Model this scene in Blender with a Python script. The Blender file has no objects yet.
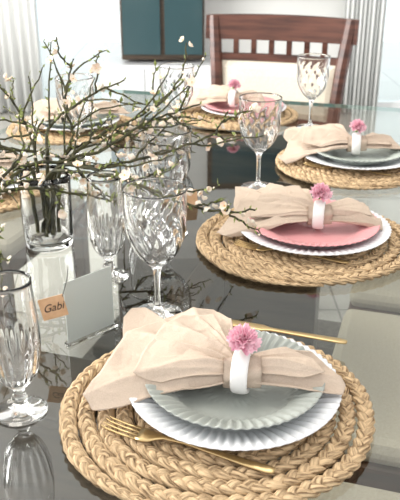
import bpy, math, random
from mathutils import Vector, Matrix, noise
S = bpy.context.scene
TZ = 0.75   # table top height

# ------------------------------------------------------------------ helpers
class MB:
    def __init__(s): s.v=[]; s.f=[]; s.m=[]; s.uv=[]
    def add(s, vs, fs, mi=0, uvs=None):
        o=len(s.v); s.v+= [tuple(v) for v in vs]
        for f in fs:
            s.f.append([i+o for i in f]); s.m.append(mi)
            s.uv.append([uvs[i] for i in f] if uvs else None)
    def xf(s, M):
        s.v=[tuple(M@Vector(v)) for v in s.v]; return s
    def mesh(s, name, mats, smooth=True):
        me=bpy.data.meshes.new(name); me.from_pydata(s.v,[],s.f)
        for m in mats: me.materials.append(m)
        me.polygons.foreach_set("material_index", s.m)
        me.polygons.foreach_set("use_smooth",[smooth]*len(s.f))
        if any(u is not None for u in s.uv):
            uvl=me.uv_layers.new(name="UVMap"); k=0
            for u,f in zip(s.uv,s.f):
                for j in range(len(f)):
                    uvl.data[k].uv = u[j] if u else (0,0); k+=1
        me.update(); return me
def obj(name, me, loc=(0,0,0), rotz=0, scale=1, parent=None):
    o=bpy.data.objects.new(name, me); S.collection.objects.link(o)
    o.location=loc; o.rotation_euler=(0,0,rotz)
    o.scale=(scale,)*3 if isinstance(scale,(int,float)) else scale
    if parent: o.parent=parent
    return o
def empty(name, loc=(0,0,0), rotz=0):
    return obj(name, None, loc, rotz)
def box(mb, c, d, mi=0, bev=0.0, rz=0.0):
    x,y,z=[k/2 for k in d]; b=min(bev,x*.9,y*.9,z*.9)
    if b<=0:
        vs=[(sx*x,sy*y,sz*z) for sz in(-1,1) for sy in(-1,1) for sx in(-1,1)]
        fs=[(0,2,3,1),(4,5,7,6),(0,1,5,4),(2,6,7,3),(0,4,6,2),(1,3,7,5)]
    else:
        prof=[(-z,b),(-z+b*.3,b*.3),(-z+b,0),(z-b,0),(z-b*.3,b*.3),(z,b)]
        vs=[];n=0
        for (zz,ins) in prof:
            ring=[]
            for (sx,sy,a0) in((1,1,0),(-1,1,90),(-1,-1,180),(1,-1,270)):
                for k in range(4):
                    a=math.radians(a0+k*30)
                    ring.append((sx*(x-b)+math.cos(a)*(b-ins*.999), sy*(y-b)+math.sin(a)*(b-ins*.999), zz))
            vs+=ring; n=len(ring)
        fs=[]
        for i in range(len(prof)-1):
            for j in range(n):
                fs.append((i*n+j,i*n+(j+1)%n,(i+1)*n+(j+1)%n,(i+1)*n+j))
        fs.append(tuple(reversed(range(n)))); fs.append(tuple(range((len(prof)-1)*n,len(prof)*n)))
    cr,sr=math.cos(rz),math.sin(rz)
    mb.add([(c[0]+v[0]*cr-v[1]*sr,c[1]+v[0]*sr+v[1]*cr,c[2]+v[2]) for v in vs],fs,mi)
def lathe(mb, prof, segs=48, mi=0, fn=None, c=(0,0,0)):
    vs=[];fs=[];n=len(prof)
    for i in range(segs):
        a=2*math.pi*i/segs
        for k,(r,z) in enumerate(prof):
            if fn: r2,z2=fn(r,z,a,k)
            else: r2,z2=r,z
            vs.append((c[0]+r2*math.cos(a),c[1]+r2*math.sin(a),c[2]+z2))
    for i in range(segs):
        j=(i+1)%segs
        for k in range(n-1):
            if prof[k][0]<1e-5 and prof[k+1][0]<1e-5: continue
            fs.append((i*n+k,j*n+k,j*n+k+1,i*n+k+1))
    mb.add(vs,fs,mi)
def tube(mb, pts, rad, sides=6, mi=0, caps=True, flat=None):
    pts=[Vector(p) for p in pts]; n=len(pts); vs=[];fs=[];uv=[]
    up=Vector((0,0,1)); L=0
    for i,p in enumerate(pts):
        t=(pts[min(i+1,n-1)]-pts[max(i-1,0)])
        if t.length<1e-9: t=Vector((1,0,0))
        t.normalize()
        u=up if abs(t.z)<.95 else Vector((1,0,0))
        s=t.cross(u).normalized(); w=s.cross(t).normalized()
        r=rad[i] if isinstance(rad,(list,tuple)) else rad
        if i>0: L+=(p-pts[i-1]).length
        for k in range(sides):
            a=2*math.pi*k/sides
            vs.append(p+s*math.cos(a)*r+w*math.sin(a)*r*(flat or 1)); uv.append((L,k/sides))
    for i in range(n-1):
        for k in range(sides):
            fs.append((i*sides+k,i*sides+(k+1)%sides,(i+1)*sides+(k+1)%sides,(i+1)*sides+k))
    if caps:
        fs.append(tuple(reversed(range(sides)))); fs.append(tuple(range((n-1)*sides,n*sides)))
    mb.add(vs,fs,mi,uv)

def cr(pts, n):
    """catmull-rom"""
    P=[Vector(p) for p in pts]; P=[P[0]*2-P[1]]+P+[P[-1]*2-P[-2]]; out=[]
    for i in range(1,len(P)-2):
        for k in range(n):
            t=k/n; a,b,c,d=P[i-1],P[i],P[i+1],P[i+2]
            out.append(.5*((2*b)+(c-a)*t+(2*a-5*b+4*c-d)*t*t+(3*b-a-3*c+d)*t**3))
    out.append(P[-2]); return out

# ------------------------------------------------------------------ materials
def mat(name, col=(.8,.8,.8), rough=.5, metal=0, spec=.5, trans=0, ior=1.45, **kw):
    m=bpy.data.materials.new(name); m.use_nodes=True
    b=m.node_tree.nodes["Principled BSDF"]
    b.inputs["Base Color"].default_value=(*col,1); b.inputs["Roughness"].default_value=rough
    b.inputs["Metallic"].default_value=metal; b.inputs["Specular IOR Level"].default_value=spec
    b.inputs["Transmission Weight"].default_value=trans; b.inputs["IOR"].default_value=ior
    for k,v in kw.items(): b.inputs[k.replace("_"," ")].default_value=v
    return m
def noise_col(m, c1, c2, scale=(5,5,5), coord="Object", nscale=1.0, detail=4, bump=0, lo=.35, hi=.65, dist=.001):
    nt=m.node_tree; N=nt.nodes; b=N["Principled BSDF"]
    tc=N.new("ShaderNodeTexCoord"); mp=N.new("ShaderNodeMapping"); mp.inputs["Scale"].default_value=scale
    nz=N.new("ShaderNodeTexNoise"); nz.inputs["Scale"].default_value=nscale; nz.inputs["Detail"].default_value=detail
    rp=N.new("ShaderNodeValToRGB"); rp.color_ramp.elements[0].position=lo; rp.color_ramp.elements[1].position=hi
    rp.color_ramp.elements[0].color=(*c1,1); rp.color_ramp.elements[1].color=(*c2,1)
    nt.links.new(tc.outputs[coord],mp.inputs["Vector"]); nt.links.new(mp.outputs[0],nz.inputs["Vector"])
    nt.links.new(nz.outputs["Fac"],rp.inputs["Fac"]); nt.links.new(rp.outputs[0],b.inputs["Base Color"])
    if bump:
        bp=N.new("ShaderNodeBump"); bp.inputs["Strength"].default_value=bump; bp.inputs["Distance"].default_value=dist
        nt.links.new(nz.outputs["Fac"],bp.inputs["Height"]); nt.links.new(bp.outputs[0],b.inputs["Normal"])
    return m
M_straw=noise_col(mat("woven_straw",rough=.7,spec=.25),(.15,.088,.043),(.69,.50,.30),(60,11,1),"UV",1.0,6,.9,.33,.58,.004)
M_white=mat("white_porcelain",(.76,.77,.79),.22,spec=.6)
M_grey=mat("grey_stoneware",(.35,.37,.34),.3)
M_green=mat("sage_stoneware",(.42,.46,.42),.3)
M_pink=mat("pink_stoneware",(.70,.33,.34),.32)
M_cloth=noise_col(mat("beige_linen",rough=.95,spec=.1),(.50,.40,.315),(.59,.48,.39),(900,900,900),"Object",1,2,.3,.3,.7,.0004)
nt=M_cloth.node_tree; N=nt.nodes; b=N["Principled BSDF"]; old=b.inputs["Normal"].links[0].from_node
tc=N.new("ShaderNodeTexCoord"); nz=N.new("ShaderNodeTexNoise"); nz.inputs["Scale"].default_value=38; nz.inputs["Detail"].default_value=3; nz.inputs["Distortion"].default_value=1.2
b2=N.new("ShaderNodeBump"); b2.inputs["Strength"].default_value=.75; b2.inputs["Distance"].default_value=.004
nt.links.new(tc.outputs["Object"],nz.inputs["Vector"]); nt.links.new(nz.outputs["Fac"],b2.inputs["Height"])
nt.links.new(old.outputs[0],b2.inputs["Normal"]); nt.links.new(b2.outputs[0],b.inputs["Normal"])
M_ring=mat("white_ceramic_ring",(.80,.78,.76),.35)
M_petal=noise_col(mat("pink_petal",rough=.7),(.78,.36,.47),(.94,.66,.72),(120,120,120))
M_stemg=mat("green_stem",(.16,.26,.08),.6)
M_gold=mat("brushed_gold",(.58,.43,.22),.3,metal=1)
M_glass=mat("clear_glass",(1,1,1),.0,trans=1,ior=1.45)
M_wood=noise_col(mat("mahogany",rough=.35),(.045,.016,.010),(.11,.040,.025),(3,3,30),"Object",2,5)
M_up=noise_col(mat("cream_upholstery",rough=.85),(.62,.56,.46),(.70,.64,.54),(200,200,200),"Object",1,2,.2)
M_wall=noise_col(mat("painted_wall",rough=.8),(.72,.72,.70),(.78,.77,.75),(2,2,2))
M_trim=mat("white_trim",(.85,.86,.86),.4)
M_ceil=mat("ceiling_paint",(.75,.75,.74),.9)
M_dark=mat("teal_glass_panel",(.045,.085,.095),.12)
M_bark=noise_col(mat("twig_bark",rough=.7),(.020,.020,.008),(.080,.075,.028),(60,60,60))
M_bloom=noise_col(mat("blossom_petal",rough=.6),(.86,.66,.53),(.93,.87,.74),(90,90,90))
M_bud=mat("bud_leaf",(.22,.26,.07),.6)
M_centre=mat("blossom_centre",(.65,.42,.10),.6)
M_kraft=noise_col(mat("kraft_card",rough=.8),(.55,.33,.18),(.66,.42,.25),(80,80,80))
M_card=mat("menu_card_paper",(.62,.66,.63),.35,trans=.35)
M_ink=mat("ink",(.02,.015,.012),.6)
M_base=noise_col(mat("dark_wenge",rough=.35),(.035,.024,.017),(.08,.055,.037),(3,3,30),"Object",2,5)
M_white2=mat("white_lacquer",(.78,.79,.80),.3)
M_dark_sheet=noise_col(mat("dark_sheet_tone",rough=.95,spec=.1),(.11,.10,.09),(.20,.18,.16),(60,60,60),"Object",1,4,.4)  # dark tone for the sheet added beneath the glass table

M_floor=mat("stone_tile",rough=.2)
nt=M_floor.node_tree; N=nt.nodes
tc=N.new("ShaderNodeTexCoord"); br=N.new("ShaderNodeTexBrick"); br.offset=0
br.inputs["Scale"].default_value=1; br.inputs["Brick Width"].default_value=.6; br.inputs["Row Height"].default_value=.6
br.inputs["Mortar Size"].default_value=.004
br.inputs["Color1"].default_value=(.56,.54,.50,1); br.inputs["Color2"].default_value=(.60,.58,.54,1); br.inputs["Mortar"].default_value=(.32,.31,.29,1)
nt.links.new(tc.outputs["Object"],br.inputs["Vector"]); nt.links.new(br.outputs["Color"],N["Principled BSDF"].inputs["Base Color"])

def tint_glass(name,tint,refl,ior=1.7):
    m=bpy.data.materials.new(name); m.use_nodes=True; nt=m.node_tree; N=nt.nodes; N.clear()
    out=N.new("ShaderNodeOutputMaterial"); tr=N.new("ShaderNodeBsdfTransparent"); tr.inputs[0].default_value=(*tint,1)
    if refl:
        gl=N.new("ShaderNodeBsdfGlossy"); gl.inputs["Roughness"].default_value=.008; gl.inputs[0].default_value=(.98,1,.98,1)
        fr=N.new("ShaderNodeFresnel"); fr.inputs[0].default_value=ior
        ge=N.new("ShaderNodeNewGeometry"); sub=N.new("ShaderNodeMath"); sub.operation='SUBTRACT'; sub.inputs[0].default_value=1
        mu=N.new("ShaderNodeMath"); mu.operation='MULTIPLY'; mx=N.new("ShaderNodeMixShader")
        L=nt.links.new
        L(ge.outputs["Backfacing"],sub.inputs[1]); L(sub.outputs[0],mu.inputs[0]); L(fr.outputs[0],mu.inputs[1])
        L(mu.outputs[0],mx.inputs[0]); L(tr.outputs[0],mx.inputs[1]); L(gl.outputs[0],mx.inputs[2]); L(mx.outputs[0],out.inputs[0])
    else: nt.links.new(tr.outputs[0],out.inputs[0])
    return m
M_ttop=tint_glass("smoked_glass_face",(.77,.78,.76),True,1.9)
M_tbot=tint_glass("smoked_glass_under",(.83,.84,.82),False)
M_pane=tint_glass("window_pane",(.92,.97,.98),True)
M_edge=mat("glass_edge",(.22,.34,.30),.1)

# ------------------------------------------------------------------ room
AX=Vector((.299,.954,0)); PX=Vector((.954,-.299,0)); O=Vector((.011,1.925,0)); ROT=-math.radians(17.4)
def T(p,a,z=0): return O+PX*p+AX*a+Vector((0,0,z))
def room_box(name,lo,hi,m,bev=0):
    mb=MB(); c=[(a+b)/2 for a,b in zip(lo,hi)]; d=[b-a for a,b in zip(lo,hi)]
    box(mb,(0,0,0),d,0,bev); return obj(name,mb.mesh(name,[m],False),c)
room_box("floor",(-2.6,-1.8,-.1),(3.6,9.0,0),M_floor)
room_box("ceiling",(-2.6,-.6,2.7),(3.6,5.75,2.8),M_ceil)
for lo,hi in(((-2.6,5.5,0),(-1.22,5.65,2.7)),((-.52,5.5,0),(1.02,5.65,2.7)),((2.3,5.5,0),(3.6,5.65,2.7)),((-1.22,5.5,2.2),(-.52,5.65,2.7)),((1.02,5.5,2.2),(2.3,5.65,2.7))):
    room_box("wall_back",lo,hi,M_wall)
for lo,hi in(((-2.75,-.6,0),(-2.6,.6,2.7)),((-2.75,.6,0),(-2.6,3.6,.8)),((-2.75,.6,2.3),(-2.6,3.6,2.7)),((-2.75,3.6,0),(-2.6,5.65,2.7))):
    room_box("wall_left",lo,hi,M_wall)
def window(name,c,w,h,axis,mullions=1):
    mb=MB(); t=.05; c0=c; c=(0,0,0)
    def B(u,z,du,dz,dd,mi=0):
        if axis=='x': box(mb,(c[0]+u,c[1],c[2]+z),(du,dd,dz),mi)
        else: box(mb,(c[0],c[1]+u,c[2]+z),(dd,du,dz),mi)
    B(0,h/2-t/2,w,t,.06);B(0,-h/2+t/2,w,t,.06);B(-w/2+t/2,0,t,h,.06);B(w/2-t/2,0,t,h,.06)
    for i in range(mullions): B(-w/2+w*(i+1)/(mullions+1),0,t,h,.05)
    B(0,0,w-.06,h-.06,.006,1)
    return obj(name,mb.mesh(name,[M_trim,M_pane],False),c0)
window("door_1",(-.87,5.58,1.1),.69,2.19,'x',0)
window("door_2",(1.66,5.58,1.1),1.27,2.19,'x',1)
window("window_1",(-2.68,2.1,1.55),2.99,1.49,'y',2)
room_box("baseboard_back",(-.52,5.485,0),(1.02,5.5,.12),M_trim); room_box("baseboard_back",(-2.6,5.485,0),(-1.22,5.5,.12),M_trim)
mb=MB(); box(mb,(0,0,0),(.56,.3,1.1),0,.01); box(mb,(-.14,-.16,0),(.25,.02,1.02),1); box(mb,(.14,-.16,0),(.25,.02,1.02),1)
box(mb,(-.01,-.175,0),(.012,.012,.25),2)
obj("display_cabinet",mb.mesh("display_cabinet",[M_base,M_dark,M_gold],False),(-.25,5.32,.975))
mb=MB(); box(mb,(0,0,.225),(.9,.38,.36),0,.01)
for i in(-1,0,1): box(mb,(i*.295,-.195,.225),(.28,.02,.32),0,.004)
for sx in(-.4,.4):
    for sy in(-.14,.14): box(mb,(sx,sy,.022),(.04,.04,.045),1)
obj("sideboard",mb.mesh("sideboard",[M_white2,M_wood],False),(-.22,5.27,0))
mb=MB(); box(mb,(0,0,0),(.95,.03,1.3),0,.005); box(mb,(0,-.017,0),(.88,.006,1.2),1)
obj("wall_mirror",mb.mesh("wall_mirror",[M_base,M_dark],False),(.53,5.48,1.45))
def curtain(x0,x1,y):
    mb=MB(); n=80; vs=[];fs=[]
    for i in range(n+1):
        x=x0+(x1-x0)*i/n; yy=y+.03*math.sin(i*.75)+.01*math.sin(i*.31)
        for z in(.02,.9,2.35): vs.append((x,yy,z))
    for i in range(n):
        for k in range(2): fs.append((i*3+k,(i+1)*3+k,(i+1)*3+k+1,i*3+k+1))
    mb.add(vs,fs); return mb
M_cur=mat("curtain_cloth",(.86,.87,.86),.9)
o=obj("curtain",curtain(-1.75,-1.14,5.40).mesh("curtain",[M_cur])); o.modifiers.new("t","SOLIDIFY").thickness=.002
o=obj("curtain",curtain(1.0,1.28,5.40).mesh("curtain",[M_cur])); o.modifiers.new("t","SOLIDIFY").thickness=.002
mb=MB(); box(mb,(0,0,.006),(.82,1.98,.012),0,.004); obj("added_dark_sheet",mb.mesh("added_dark_sheet",[M_dark_sheet],False),tuple(T(0,-.50)),ROT)  # added under the table to darken the floor seen through the glass

# ------------------------------------------------------------------ table
tab=empty("dining_table",tuple(T(0,-.49,0)),ROT)
W,Ln=1.18,2.14
mb=MB(); r=.06; ring=[]
for (sx,sy,a0) in((1,1,0),(-1,1,90),(-1,-1,180),(1,-1,270)):
    for k in range(9):
        a=math.radians(a0+k*90/8); ring.append((sx*(W/2-r)+math.cos(a)*r,sy*(Ln/2-r)+math.sin(a)*r))
n=len(ring)
mb.add([(x,y,TZ) for x,y in ring],[tuple(range(n))],0)
mb.add([(x,y,TZ-.012) for x,y in ring],[tuple(reversed(range(n)))],1)
mb.add([(x,y,TZ) for x,y in ring]+[(x,y,TZ-.012) for x,y in ring],[(i+n,(i+1)%n+n,(i+1)%n,i) for i in range(n)],2)
obj("glass_top",mb.mesh("glass_top",[M_ttop,M_tbot,M_edge],False),parent=tab)
mb=MB()
for y in(-.62,.62):
    box(mb,(0,y,.38),(.62,.09,.68),0,.01); box(mb,(0,y,.034),(.76,.22,.04),0,.008); box(mb,(0,y,.729),(.7,.14,.018),0,.004)
box(mb,(0,0,.30),(.08,1.16,.14),0,.008)
obj("pedestal_base",mb.mesh("pedestal_base",[M_base],False),parent=tab)

# ------------------------------------------------------------------ chairs
def chair_mesh():
    mb=MB(); w=.50
    box(mb,(0,0,.43),(w,.46,.05),0,.008)
    box(mb,(0,-.005,.475),(w-.02,.45,.05),1,.02)
    for sx in(-1,1):
        box(mb,(sx*(w/2-.025),-.20,.21),(.045,.045,.42),0,.006)
        tube(mb,cr([(sx*.215,.20,0),(sx*.218,.205,.42),(sx*.238,.235,.73),(sx*.262,.285,.955)],6),.024,8,0)
    def by(z): return .205+ (z-.42)*.14
    def rail(z0,z1,wd,th,arch):
        n=12; vs=[];fs=[]
        for i in range(n+1):
            u=-1+2*i/n; x=u*wd/2; cur=.022*(1-u*u); za=arch*(1-u*u)
            for (dz,dy) in((z0,-th/2),(z0,th/2),(z1+za,th/2),(z1+za,-th/2)):
                vs.append((x,by(dz)+dy+cur,dz))
        for i in range(n):
            for k in range(4): fs.append((i*4+k,i*4+(k+1)%4,(i+1)*4+(k+1)%4,(i+1)*4+k))
        fs+= [(3,2,1,0),(n*4,n*4+1,n*4+2,n*4+3)]
        mb.add(vs,fs,0)
    rail(.872,.958,.580,.032,.006)
    rail(.795,.820,.48,.024,0)
    rail(.555,.585,.46,.026,0)
    for i in range(6):
        u=-1+2*(i+1)/7; x=u*.24; c=.022*(1-u*u)
        box(mb,(x,by(.845)+c,.845),(.020,.014,.06),0)
    n=14;m=8;vs=[];fs=[]
    for side in(-1,1):
        for i in range(n+1):
            for j in range(m+1):
                u=-1+2*i/n; v=j/m; z=.585+.21*v
                puff=.026*(1-u**6)*(1-(2*v-1)**6)
                vs.append((u*.222,by(z)+.022*(1-u*u)+side*(.006+puff),z))
    q=(n+1)*(m+1)
    for s in(0,1):
        for i in range(n):
            for j in range(m):
                a=s*q+i*(m+1)+j; f=(a,a+m+1,a+m+2,a+1); fs.append(f if s==0 else tuple(reversed(f)))
    mb.add(vs,fs,1)
    return mb.mesh("dining_chair",[M_wood,M_up],False)
cm=chair_mesh()
def chair(p,a,rz): 
    v=T(p,a); return obj("dining_chair",cm,tuple(v),rz)
chair(-.02,.77,ROT)
for a in(0,-.555,-1.13):
    chair(.66,a,ROT-math.pi/2); chair(-.70,a,ROT+math.pi/2)

# ------------------------------------------------------------------ placemat
def mat_mesh():
    mb=MB(); w=.0215; lam=.047; A=.0060; rad=.0055; B=.0022
    phi=2*math.pi*.45;end=2*math.pi*8.45;L=0
    dphi=.008
    tab_=[]
    while phi<end:
        r=w*phi/(2*math.pi); tab_.append((phi,L)); L+=r*dphi; phi+=dphi
    step=lam/14; 
    pts=[];k=0;s=0
    while s<L-1e-6:
        while k<len(tab_)-2 and tab_[k+1][1]<s: k+=1
        p0,l0=tab_[k];p1,l1=tab_[k+1]; t=(s-l0)/(l1-l0) if l1>l0 else 0
        pts.append((p0+(p1-p0)*t,s)); s+=step
    rnd=random.Random(3)
    for st in range(3):
        ps=[];rs=[]
        for (ph,s) in pts:
            f=2*math.pi*s/lam+st*2*math.pi/3+.35*math.sin(s*9)+.3*math.sin(s*23)
            tp=min(1,(L-s)/.16)
            r=w*ph/(2*math.pi)-.0005+.0009*math.sin(s*31)+A*math.sin(f)*(.3+.7*tp)-(1-tp)*.011; z=.0078+B*math.sin(2*f)*tp-(1-tp)*.003
            ps.append((r*math.cos(ph),r*math.sin(ph),z)); rs.append((.35+.65*tp)*rad*(1+.18*math.sin(2*f+1.3)+.08*math.sin(s*47+st)+rnd.uniform(-.08,.08)))
        tube(mb,ps,rs,8,0,True,.76)
    return mb.mesh("placemat",[M_straw])
mm=mat_mesh()

# ------------------------------------------------------------------ plates
def plate_mesh(name,R,m,h=.02,ribs=64,dep=.0011,emb=0):
    k=R/.125
    well=[(r_*k,.0045) for r_ in (.012,.020,.027,.034,.041,.048,.055,.062,.068)]
    nw=len(well)
    prof=[(0,.0045)]+well+[(.074*k,.0050),(.082*k,.0078),(.088*k,h*.50),(.096*k,h*.64),(.104*k,h*.78),(.113*k,h*.90),(.120*k,h*.97),(.1245*k,h),(.1255*k,h-.0008),(.1245*k,h-.0022),(.113*k,h*.90-.0042),(.096*k,h*.64-.005),(.085*k,.0035),(.074*k,.0008),(.07*k,0),(.065*k,0.0),(.062*k,.0015),(0,.0015)]
    s=nw-2
    def fn(r,z,a,i):
        i2=i-s
        if 1<=i<=nw and emb:
            n_=14 if i<5 else 28
            z+=emb*math.cos(n_*a+math.pi*(i%2))
        if 5<=i2<=14:
            wgt=math.sin(min(1,(i2-4)/2.0)*math.pi/2) if i2<=9 else .6
            c=math.cos(ribs*a); z+=dep*c*wgt
            if 9<=i2<=13: r*=1+.005*c
        return r,z
    mb=MB(); lathe(mb,prof,ribs*6,0,fn); return mb.mesh(name,[m])
P_w1=plate_mesh("dinner_plate",.127,M_white,dep=.0014)
P_w2=plate_mesh("dinner_plate_l",.138,M_white)
P_g=plate_mesh("salad_plate_grey",.107,M_grey,.026,56,.0020,.0009)
P_p=plate_mesh("salad_plate_pink",.118,M_pink,.022,60,.0015,.0006)
P_s=plate_mesh("salad_plate_sage",.110,M_green,.024,56,.0015,.0006)

# ------------------------------------------------------------------ napkin
def lerp_out(pts,t):
    d=[0]
    for i in range(len(pts)-1): d.append(d[-1]+(Vector(pts[i+1])-Vector(pts[i])).length)
    s=t*d[-1]
    for i in range(len(pts)-1):
        if s<=d[i+1]+1e-9:
            q=(s-d[i])/(d[i+1]-d[i]); return Vector(pts[i]).lerp(Vector(pts[i+1]),q)
    return Vector(pts[-1])
def ridge(x):
    c=abs(math.sin(x/2)); return 1-2*(c**.8)
def fan(mb,pin0,pin1,outl,nple,amp,lift,ph=0,ns=44,nt=120,edge=.5,pz=0,zo=0,seed=0,crum=.002):
    vs=[];fs=[]
    for i in range(ns+1):
        s=i/ns
        for j in range(nt+1):
            t=j/nt
            a=Vector(pin0).lerp(Vector(pin1),t); a.z+=pz*math.sin(math.pi*t)
            b=lerp_out(outl,t)
            p=a.lerp(b,s)
            mid=min(1,4*t*(1-t)+.15)
            p.z+=lift*math.sin(math.pi*min(1,s*1.05))*math.sin(math.pi*(.1+.8*t))
            e=min(1,(s**.6)*(1-s)*2.8+edge*s)*mid
            q=2*math.pi*nple*(t+.06*noise.noise(Vector((s*2,t*3,seed*3.1))))+ph+1.3*s
            w=ridge(q)*.9+.32*ridge(q*2.37+1.7-2*s)*(1-.6*s)
            p.z+=amp*w*e+zo
            cs=min(1,s*3)
            N=noise.noise_vector(Vector((p.x*18+seed*7,p.y*18,seed*1.7)))
            N2=noise.noise_vector(Vector((p.x*55+seed*3,p.y*55,seed*2.7)))
            N.x*=.6; N.y*=.6
            p+=N*crum*cs*2.0+N2*crum*.45*cs
            vs.append(p)
    for i in range(ns):
        for j in range(nt):
            a=i*(nt+1)+j; fs.append((a,a+1,a+nt+2,a+nt+1))
    mb.add(vs,fs)
RZ=.056
def zz(l): return [(x,y,z-RZ) for x,y,z in l]
def napkin_mesh(name,v=0):
    mb=MB(); rnd=random.Random(v)
    j=lambda q:tuple(c+rnd.uniform(-.008,.008)*(1 if v else 0) for c in q)
    back=zz([(-.145,.050,.036),(-.150,.100,.044),(-.152,.140,.052),(-.142,.156,.056),(-.122,.150,.058),(-.110,.120,.056),(-.07,.15,.055),(-.02,.115,.060)])
    front=zz([(-.140,-.030,.035),(-.172,-.034,.030),(-.186,-.012,.032),(-.168,.035,.046),(-.142,.080,.056),(-.118,.112,.060),(-.075,.128,.066),(-.030,.135,.068),(-.010,.100,.074)])
    front2=zz([(-.095,-.012,.050),(-.128,-.002,.055),(-.115,.045,.068),(-.075,.100,.076),(-.030,.100,.080)])
    right=zz([(.095,-.026,.046),(.116,-.022,.042),(.121,-.008,.043),(.110,.018,.050),(.088,.034,.060),(.055,.038,.068)])
    right2=zz([(.070,-.014,.056),(.096,-.004,.056),(.085,.018,.064),(.052,.030,.072)])
    for L in(back,front,front2,right,right2):
        for i in range(len(L)): L[i]=j(L[i])
    fan(mb,(-.006,-.006,-.006),(-.006,.014,.000),back,1.6,.006,.002,.4,seed=1+v)
    fan(mb,(-.006,-.013,-.004),(-.006,.015,.008),front,3.4,.0085,.007,1.0+v,pz=.004,seed=2+v,crum=.0032,edge=.75)
    fan(mb,(-.006,-.010,.004),(-.006,.012,.011),front2,2.3,.0070,.007,2.2+v,pz=.003,edge=.55,seed=3+v,crum=.0026)
    fan(mb,(.0,-.014,-.006),(.0,.015,.006),right,2.2,.0060,.005,.3+v,pz=.004,seed=4+v,crum=.0018,edge=.6)
    fan(mb,(.0,-.009,.004),(.0,.012,.010),right2,1.5,.0045,.005,1.9+v,pz=.003,edge=.4,seed=5+v,crum=.0018)
    n=24;vs=[];fs=[]
    for i in range(7):
        x=-.022+.044*i/6
        for k in range(n):
            a=2*math.pi*k/n; r=.0165+.0022*math.sin(5*a+x*60)
            vs.append((x,r*math.cos(a),r*math.sin(a)))
    for i in range(6):
        for k in range(n): fs.append((i*n+k,i*n+(k+1)%n,(i+1)*n+(k+1)%n,(i+1)*n+k))
    fs.append(tuple(range(n))); fs.append(tuple(reversed(range(6*n,7*n))))
    mb.add(vs,fs)
    return mb.mesh(name,[M_cloth])
NP=[napkin_mesh("napkin",i) for i in range(3)]
def mk_napkin(i,loc,rz,sc=1):
    o=obj("napkin",NP[i],loc,rz,sc)
    s=o.modifiers.new("thick","SOLIDIFY"); s.thickness=.0016; s.offset=0
    return o
mb=MB(); lathe(mb,[(.0215,-.0095),(.0240,-.010),(.0258,-.007),(.0264,0),(.0258,.007),(.0240,.010),(.0215,.0095),(.0205,0),(.0215,-.0095)],48)
mb.xf(Matrix.Rotation(math.pi/2,4,'Y')); M_ringmesh=mb.mesh("napkin_ring",[M_ring])
def carnation():
    mb=MB(); rnd=random.Random(5)
    for L in range(7):
        R=.0205-.0019*L; tilt=.05+.20*L; n=96; rings=7; vs=[];fs=[]
        ph=rnd.uniform(0,6); nf=7+L%3
        for i in range(rings+1):
            s=i/rings; r=R*s
            for k in range(n):
                a=2*math.pi*k/n
                ruff=math.sin(nf*a+ph)*.0035*s**2+math.sin(nf*3*a+ph*2)*.0016*s**3
                slit=1-.22*s*max(0,math.cos(nf*a*.5+ph))**12
                jag=1+.05*math.sin(31*a)*(s>.95)
                rr=r*slit*jag*math.cos(tilt)
                vs.append((rr*math.cos(a)+ruff*.3*math.cos(a),rr*math.sin(a)+ruff*.3*math.sin(a),.0012*L+r*math.sin(tilt)*1.0+ruff))
        for i in range(rings):
            for k in range(n): fs.append((i*n+k,i*n+(k+1)%n,(i+1)*n+(k+1)%n,(i+1)*n+k))
        mb.add(vs,fs,0)
    lathe(mb,[(.0005,-.012),(.003,-.011),(.0042,-.006),(.0055,.0),(.002,.001)],12,1)
    return mb.mesh("carnation",[M_petal,M_stemg])
CM=carnation()

# ------------------------------------------------------------------ cutlery
def strip(mb,pts,th=.0022,mi=0):
    vs=[];fs=[];n=len(pts)
    for (x,y,w,z) in pts:
        for (a,b) in((-1,-.6),(-.7,-1),(.7,-1),(1,-.6),(1,.6),(.7,1),(-.7,1),(-1,.6)):
            vs.append((x,y+a*w/2,z+b*th/2))
    for i in range(n-1):
        for k in range(8): fs.append((i*8+k,i*8+(k+1)%8,(i+1)*8+(k+1)%8,(i+1)*8+k))
    fs.append(tuple(reversed(range(8)))); fs.append(tuple(range((n-1)*8,n*8)))
    mb.add(vs,fs,mi)
def fork_mesh():
    mb=MB()
    for i in range(4):
        y=(i-1.5)*.0062
        strip(mb,[(0,y,.0012,.006),(.006,y,.0026,.0035),(.025,y,.0030,.001),(.046,y,.0034,.0005)],.0018)
    strip(mb,[(.042,0,.0222,.0006),(.050,0,.0225,.0006),(.058,0,.019,.001),(.066,0,.011,.003),(.074,0,.006,.005),(.10,0,.0055,.006),(.13,0,.0075,.004),(.17,0,.0105,.0015),(.192,0,.0118,.001),(.199,0,.009,.001),(.201,0,.004,.001)],.0024)
    return mb.mesh("fork",[M_gold])
def knife_mesh():
    mb=MB()
    strip(mb,[(0,-.004,.002,.001),(.008,-.002,.009,.001),(.025,0,.0165,.001),(.06,0,.018,.001),(.098,0,.0165,.001),(.108,0,.009,.001),(.118,0,.008,.001),(.16,0,.0105,.001),(.205,0,.0125,.001),(.214,0,.009,.001),(.216,0,.004,.001)],.0028)
    return mb.mesh("knife",[M_gold])
FM=fork_mesh(); KM=knife_mesh()

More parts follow.
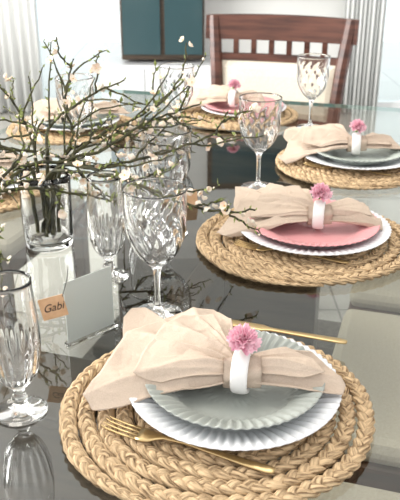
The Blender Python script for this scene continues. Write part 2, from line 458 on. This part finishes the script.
# ------------------------------------------------------------------ place settings
def setting(c,msc,mrot,big,small,pd,ring_off,nrot,ni,fl=True,nsc=1):
    cx,cy=c
    obj("placemat",mm,(cx,cy,TZ),mrot,msc)
    px,py=cx+pd[0],cy+pd[1]; z=TZ+.0142*msc
    obj("dinner_plate",big,(px,py,z)); obj("salad_plate",small,(px,py,z+.0058),.03)
    rx,ry,rz=px+ring_off[0],py+ring_off[1],TZ+RZ
    mk_napkin(ni,(rx,ry,rz),nrot,nsc)
    obj("napkin_ring",M_ringmesh,(rx,ry,rz),nrot-.22)
    if fl:
        f=obj("carnation",CM,(rx+.001,ry+.006,rz+.038)); f.rotation_euler=(.35,.1,.3)
    d=Vector((.185,-.080)); 
    obj("fork",FM,(cx-.133,cy-.047,TZ+.0165*msc),math.atan2(d.y,d.x))
setting((.026,.746),1.03,1.7,P_w1,P_g,(.015,.014),(.008,-.012),0,0)
setting((.196,1.262),1.09,1.9,P_w2,P_p,(.010,.006),(.008,-.008),.0,1,nsc=.97)
setting((.378,1.735),1.06,2.2,P_w2,P_s,(.0,.0),(-.008,-.006),.05,2)
setting((.12,2.225),1.0,2.0,P_w1,P_p,(.01,.0),(-.03,.0),-.1,1,nsc=.9)
setting((-.352,2.07),1.0,1.5,P_w1,P_s,(.0,.0),(.04,.0),.2,2,False)
setting((-.490,1.56),1.05,.8,P_w2,P_g,(.0,.0),(.0,.01),.3,0)
setting((-.415,.630),1.0,3.2,P_w1,P_p,(-.01,.0),(.0,-.01),.0,1)
obj("knife",KM,(-.005,.950,TZ+.0166),math.atan2(-.062,.18))

# ------------------------------------------------------------------ glassware
def smooth_prof(keys,n=5):
    P=cr([(r,0,z) for r,z in keys],n); return [(max(p.x,0),p.z) for p in P]
def goblet_mesh(name,H,rb,outer,wall=.0016,nf=14,tw=14,amp=.0010,z0=.08,z1=.19):
    o=smooth_prof(outer,6)
    bowl=[(r,z) for r,z in o if z>=z0]
    inner=[(max(r-wall,0.0),z) for r,z in reversed(bowl)]
    inner=[q for q in inner if q[1]>z0+.008 and q[0]>.002]
    prof=[(0,0.0)]+o+[(o[-1][0]-wall*.5,o[-1][1]+.0006)]+inner+[(0,z0+.007)]
    no=len(o)+1
    def fn(r,z,a,i):
        if i<=no and z0<z<z1:
            e=min(1,(z-z0)/.015)*min(1,(z1-z)/.02); q=nf*a+tw*(z-z0)*2*math.pi
            r+=amp*e*math.cos(q)
        return r,z
    mb=MB(); lathe(mb,prof,144,0,fn); return mb.mesh(name,[M_glass])
G1=goblet_mesh("wine_glass",.2,.036,[(.036,.0006),(.0365,.002),(.030,.004),(.012,.008),(.0055,.014),(.0042,.03),(.0045,.06),(.0068,.076),(.013,.084),(.027,.098),(.038,.118),(.0430,.140),(.0445,.165),(.0450,.185),(.0455,.20)],nf=12,tw=22,z0=.082,z1=.182,amp=.0006,wall=.0015)
G2=goblet_mesh("water_goblet",.17,.03,[(.030,.0006),(.0305,.002),(.026,.004),(.012,.008),(.008,.014),(.0095,.020),(.007,.026),(.0075,.032),(.014,.040),(.023,.055),(.029,.08),(.0305,.105),(.028,.14),(.0265,.17)],nf=16,tw=0,z0=.036,z1=.10,amp=.0009,wall=.0016)
for (x,y) in((-.063,.99),(.128,1.576),(.313,2.10),(-.06,1.31),(-.30,1.80),(-.06,1.95)):
    obj("wine_glass",G1,(x,y,TZ),0)
for (x,y) in((-.215,.748),(-.115,1.40),(-.150,1.12)):
    obj("water_goblet",G2,(x,y,TZ),0,1.03)

# ------------------------------------------------------------------ vase, branches
VX,VY=-.275,1.26
mb=MB()
lathe(mb,[(0,0),(.040,0),(.0425,.002),(.044,.02),(.046,.12),(.047,.135),(.0455,.1355),(.0435,.12),(.0415,.02),(.038,.010),(0,.009)],64)
obj("glass_vase",mb.mesh("glass_vase",[M_glass]),(VX,VY,TZ))
rnd=random.Random(11)
BR=MB()
def blossom(p,nrm,sc=1.0):
    nrm=nrm.normalized(); u=nrm.orthogonal().normalized(); v=nrm.cross(u)
    a0=rnd.uniform(0,6); open_=rnd.uniform(.15,.8)
    for k in range(5):
        a=a0+k*2*math.pi/5; d=u*math.cos(a)+v*math.sin(a); t=nrm.cross(d)
        L=.0085*sc; W_=.0046*sc
        dn=d*math.cos(open_)+nrm*math.sin(open_)
        up=nrm*math.cos(open_)-d*math.sin(open_)
        vs=[p,p+dn*L*.45-t*W_*.8+up*.0008,p+dn*L*.5-up*.0006,p+dn*L*.45+t*W_*.8+up*.0008,p+dn*L*.85-t*W_*.75+up*.0015,p+dn*L*.9+up*.0004,p+dn*L*.85+t*W_*.75+up*.0015,p+dn*L*1.08+up*.0018]
        BR.add(vs,[(0,1,2),(0,2,3),(1,4,5,2),(2,5,6,3),(4,7,5),(5,7,6)],1)
    vs=[p+nrm*.003*sc+(u*math.cos(a)+v*math.sin(a))*.0016*sc for a in(0,2.1,4.2)]+[p,p+nrm*.005*sc]
    BR.add(vs,[(0,1,4),(1,2,4),(2,0,4),(0,3,1),(1,3,2),(2,3,0)],3)
def bud(p,d,L,mi):
    d=d.normalized(); u=d.orthogonal().normalized(); v=d.cross(u); w=L*.3
    vs=[p]+[p+d*L*.45+(u*math.cos(a)+v*math.sin(a))*w for a in(0,1.57,3.14,4.71)]+[p+d*L]
    BR.add(vs,[(0,2,1),(0,3,2),(0,4,3),(0,1,4),(5,1,2),(5,2,3),(5,3,4),(5,4,1)],mi)
def leaf(p,d,L):
    d=d.normalized(); u=d.orthogonal().normalized(); u=(Matrix.Rotation(rnd.uniform(0,6),3,d)@u); n_=d.cross(u)
    w=L*.22
    BR.add([p,p+d*L*.4+u*w,p+d*L*.5-n_*L*.06,p+d*L*.4-u*w,p+d*L+n_*L*.1],[(0,1,2),(0,2,3),(1,4,2),(2,4,3)],2)
def twig(pts,r0,r1,level,dens):
    n=len(pts)
    for i in range(1,n-1): pts[i]=pts[i]+Vector([rnd.uniform(-.0022,.0022) for _ in range(3)])
    tube(BR,pts,[r0+(r1-r0)*i/(n-1) for i in range(n)],6,0)
    for i in range(n):
        if i/n<dens[0]: continue
        p=pts[i]; t=(pts[min(i+1,n-1)]-pts[max(i-1,0)]).normalized()
        for _ in range(2):
            q=rnd.random(); d=Vector([rnd.gauss(0,1) for _ in range(3)]); d=(d-t*d.dot(t)).normalized()+t*.5+Vector((0,0,.3))
            if q<dens[1]*.5: blossom(p+d*.006,d,rnd.uniform(.8,1.3))
            elif q<dens[1]: bud(p,d,rnd.uniform(.006,.011),1)
            elif q<.34: leaf(p,d,rnd.uniform(.008,.016))
            elif q<.6: bud(p,d,.0055,2)
def grow(keys,r0=.0040,side=7,dens=.13,sl=(.08,.20),start=.35):
    P=cr([(x,y,TZ+h) for x,y,h in keys],8)
    n=len(P); twig(P,r0,.0015,0,(start,dens))
    for s in range(side):
        i=int(n*(start+(.95-start)*(s+rnd.random()*.8)/side)); i=min(i,n-2)
        t=(P[i+1]-P[i]).normalized()
        d=Vector([rnd.gauss(0,1),rnd.gauss(0,.8),rnd.gauss(0,.6)]); d=(d-t*d.dot(t)).normalized()
        d=(t*.9+d*.8).normalized(); L=rnd.uniform(*sl)*(1-.4*i/n)
        m=9; q=P[i].copy(); pts=[q.copy()]
        for k in range(m):
            d=(d+Vector((rnd.gauss(0,.10),rnd.gauss(0,.10),rnd.gauss(.0,.10)))).normalized()
            q=q+d*L/m
            if q.z<TZ+.03: q.z=TZ+.03
            pts.append(q.copy())
        twig(pts,.0021,.0010,1,(.05,dens*1.1))
grow([(VX+.01,VY,.02),(-.255,1.27,.13),(-.225,1.29,.19),(-.235,1.3,.25),(-.215,1.3,.325)],side=6)
grow([(VX,VY-.02,.02),(-.245,1.26,.14),(-.18,1.30,.19),(-.10,1.32,.225),(-.03,1.34,.28)],side=8)
grow([(VX-.01,VY,.02),(-.25,1.24,.145),(-.16,1.20,.155),(-.06,1.17,.125),(.02,1.15,.105),(.090,1.14,.110)],side=7,sl=(.05,.12))
grow([(VX+.01,VY+.01,.02),(-.30,1.26,.15),(-.37,1.26,.20),(-.43,1.3,.24)],side=7)
grow([(VX,VY,.02),(-.29,1.28,.16),(-.31,1.3,.22),(-.345,1.32,.27)],side=6)
grow([(VX+.02,VY,.02),(-.245,1.29,.15),(-.17,1.34,.18),(-.09,1.4,.185),(-.03,1.45,.20)],side=8)
grow([(VX,VY,.02),(-.26,1.22,.14),(-.19,1.17,.165),(-.12,1.12,.17),(-.06,1.09,.18)],side=5,sl=(.05,.11))
grow([(VX-.02,VY,.02),(-.30,1.23,.145),(-.33,1.17,.13),(-.345,1.10,.09),(-.29,1.03,.07)],side=6,sl=(.05,.12))
grow([(VX,VY,.02),(-.27,1.28,.15),(-.27,1.33,.20),(-.21,1.38,.24),(-.14,1.4,.27)],side=7)
grow([(VX+.01,VY-.01,.02),(-.25,1.25,.145),(-.17,1.27,.175),(-.09,1.30,.215),(.0,1.33,.24)],side=8)
grow([(-.46,1.18,.05),(-.38,1.22,.12),(-.27,1.24,.16),(-.17,1.25,.15),(-.08,1.27,.165),(.02,1.31,.19),(.05,1.32,.23)],side=10,start=.15)
grow([(-.48,1.30,.16),(-.38,1.30,.17),(-.26,1.31,.15),(-.16,1.30,.12),(-.07,1.28,.11)],side=8,start=.1)
grow([(-.46,1.10,.10),(-.38,1.13,.13),(-.29,1.16,.14),(-.20,1.19,.12),(-.13,1.22,.09)],side=6,start=.1,sl=(.05,.12))
grow([(-.44,1.04,.02),(-.38,1.08,.09),(-.33,1.12,.15),(-.28,1.16,.20),(-.25,1.18,.25)],side=6,start=.2,sl=(.05,.12))
obj("blossom_branches",BR.mesh("blossom_branches",[M_bark,M_bloom,M_bud,M_centre],False))

# ------------------------------------------------------------------ cards
def text_child(parent,txt,size,loc,rot):
    cu=bpy.data.curves.new("lettering","FONT"); cu.body=txt; cu.size=size; cu.align_x='CENTER'; cu.align_y='CENTER'; cu.extrude=.0001; cu.shear=.4
    cu.materials.append(M_ink)
    o=bpy.data.objects.new("lettering",cu); S.collection.objects.link(o); o.parent=parent; o.location=loc; o.rotation_euler=rot
ang=math.atan2(.958-.897,-.1225+.1854)
mc=empty("menu_card",(-.154,.928,TZ),ang)
mb=MB(); box(mb,(0,0,.050),(.080,.0012,.092),0); box(mb,(0,.0,.002),(.085,.012,.004),1,.001)
obj("card_and_foot",mb.mesh("card_and_foot",[M_card,M_glass],False),parent=mc)
tg=empty("name_tag",(-.191,.880,TZ+.052),.25)
tg.rotation_euler=(-.15,-.22,.15)
mb=MB(); box(mb,(0,0,.018),(.034,.0008,.030),0); 
obj("tag",mb.mesh("tag",[M_kraft],False),parent=tg)
mb=MB(); tube(mb,cr([(.016,-.001,.03),(.02,.004,.036),(.028,.01,.05),(.03,.03,.058)],5),.0006,6,0); obj("string",mb.mesh("string",[M_ink]),parent=tg)
text_child(tg,"Gabi",.015,(0,-.0008,.018),(math.pi/2,0,0))
tc2=empty("place_card",(-.028,1.46,TZ),.2)
mb=MB(); mb.add([(-.022,-.012,0),(.022,-.012,0),(.022,0,.034),(-.022,0,.034),(.022,.012,0),(-.022,.012,0)],[(0,1,2,3),(3,2,4,5)],0)
obj("tent",mb.mesh("tent",[M_kraft],False),parent=tc2)

# ------------------------------------------------------------------ light
w=bpy.data.worlds.new("World"); S.world=w; w.use_nodes=True
bg=w.node_tree.nodes["Background"]; bg.inputs[0].default_value=(.97,.985,1.0,1); bg.inputs[1].default_value=1.5
def area(name,loc,rot,sx,sy,e,col=(1,1,1)):
    l=bpy.data.lights.new(name,"AREA"); l.shape='RECTANGLE'; l.size=sx; l.size_y=sy; l.energy=e; l.color=col
    o=bpy.data.objects.new(name,l); S.collection.objects.link(o); o.location=loc; o.rotation_euler=rot
area("window_light",(-2.5,2.1,1.6),(0,-math.pi/2,0),1.4,2.8,180,(1,.98,.95))
area("added_ceiling_fill",(.1,1.6,2.66),(0,0,0),.9,.9,14,(1,.93,.84))  # fill lamp added below the ceiling, no fixture there

cam=bpy.data.cameras.new("camera"); co=bpy.data.objects.new("camera",cam); S.collection.objects.link(co)
co.location=(0,0,TZ+.54); co.rotation_euler=(math.radians(90-23.7),0,0)
cam.lens=54; cam.sensor_width=36; cam.clip_start=.02
cam.dof.use_dof=True; cam.dof.focus_distance=1.0; cam.dof.aperture_fstop=14
S.camera=co
S.view_settings.view_transform='Standard'; S.view_settings.look='None'; S.view_settings.exposure=.12
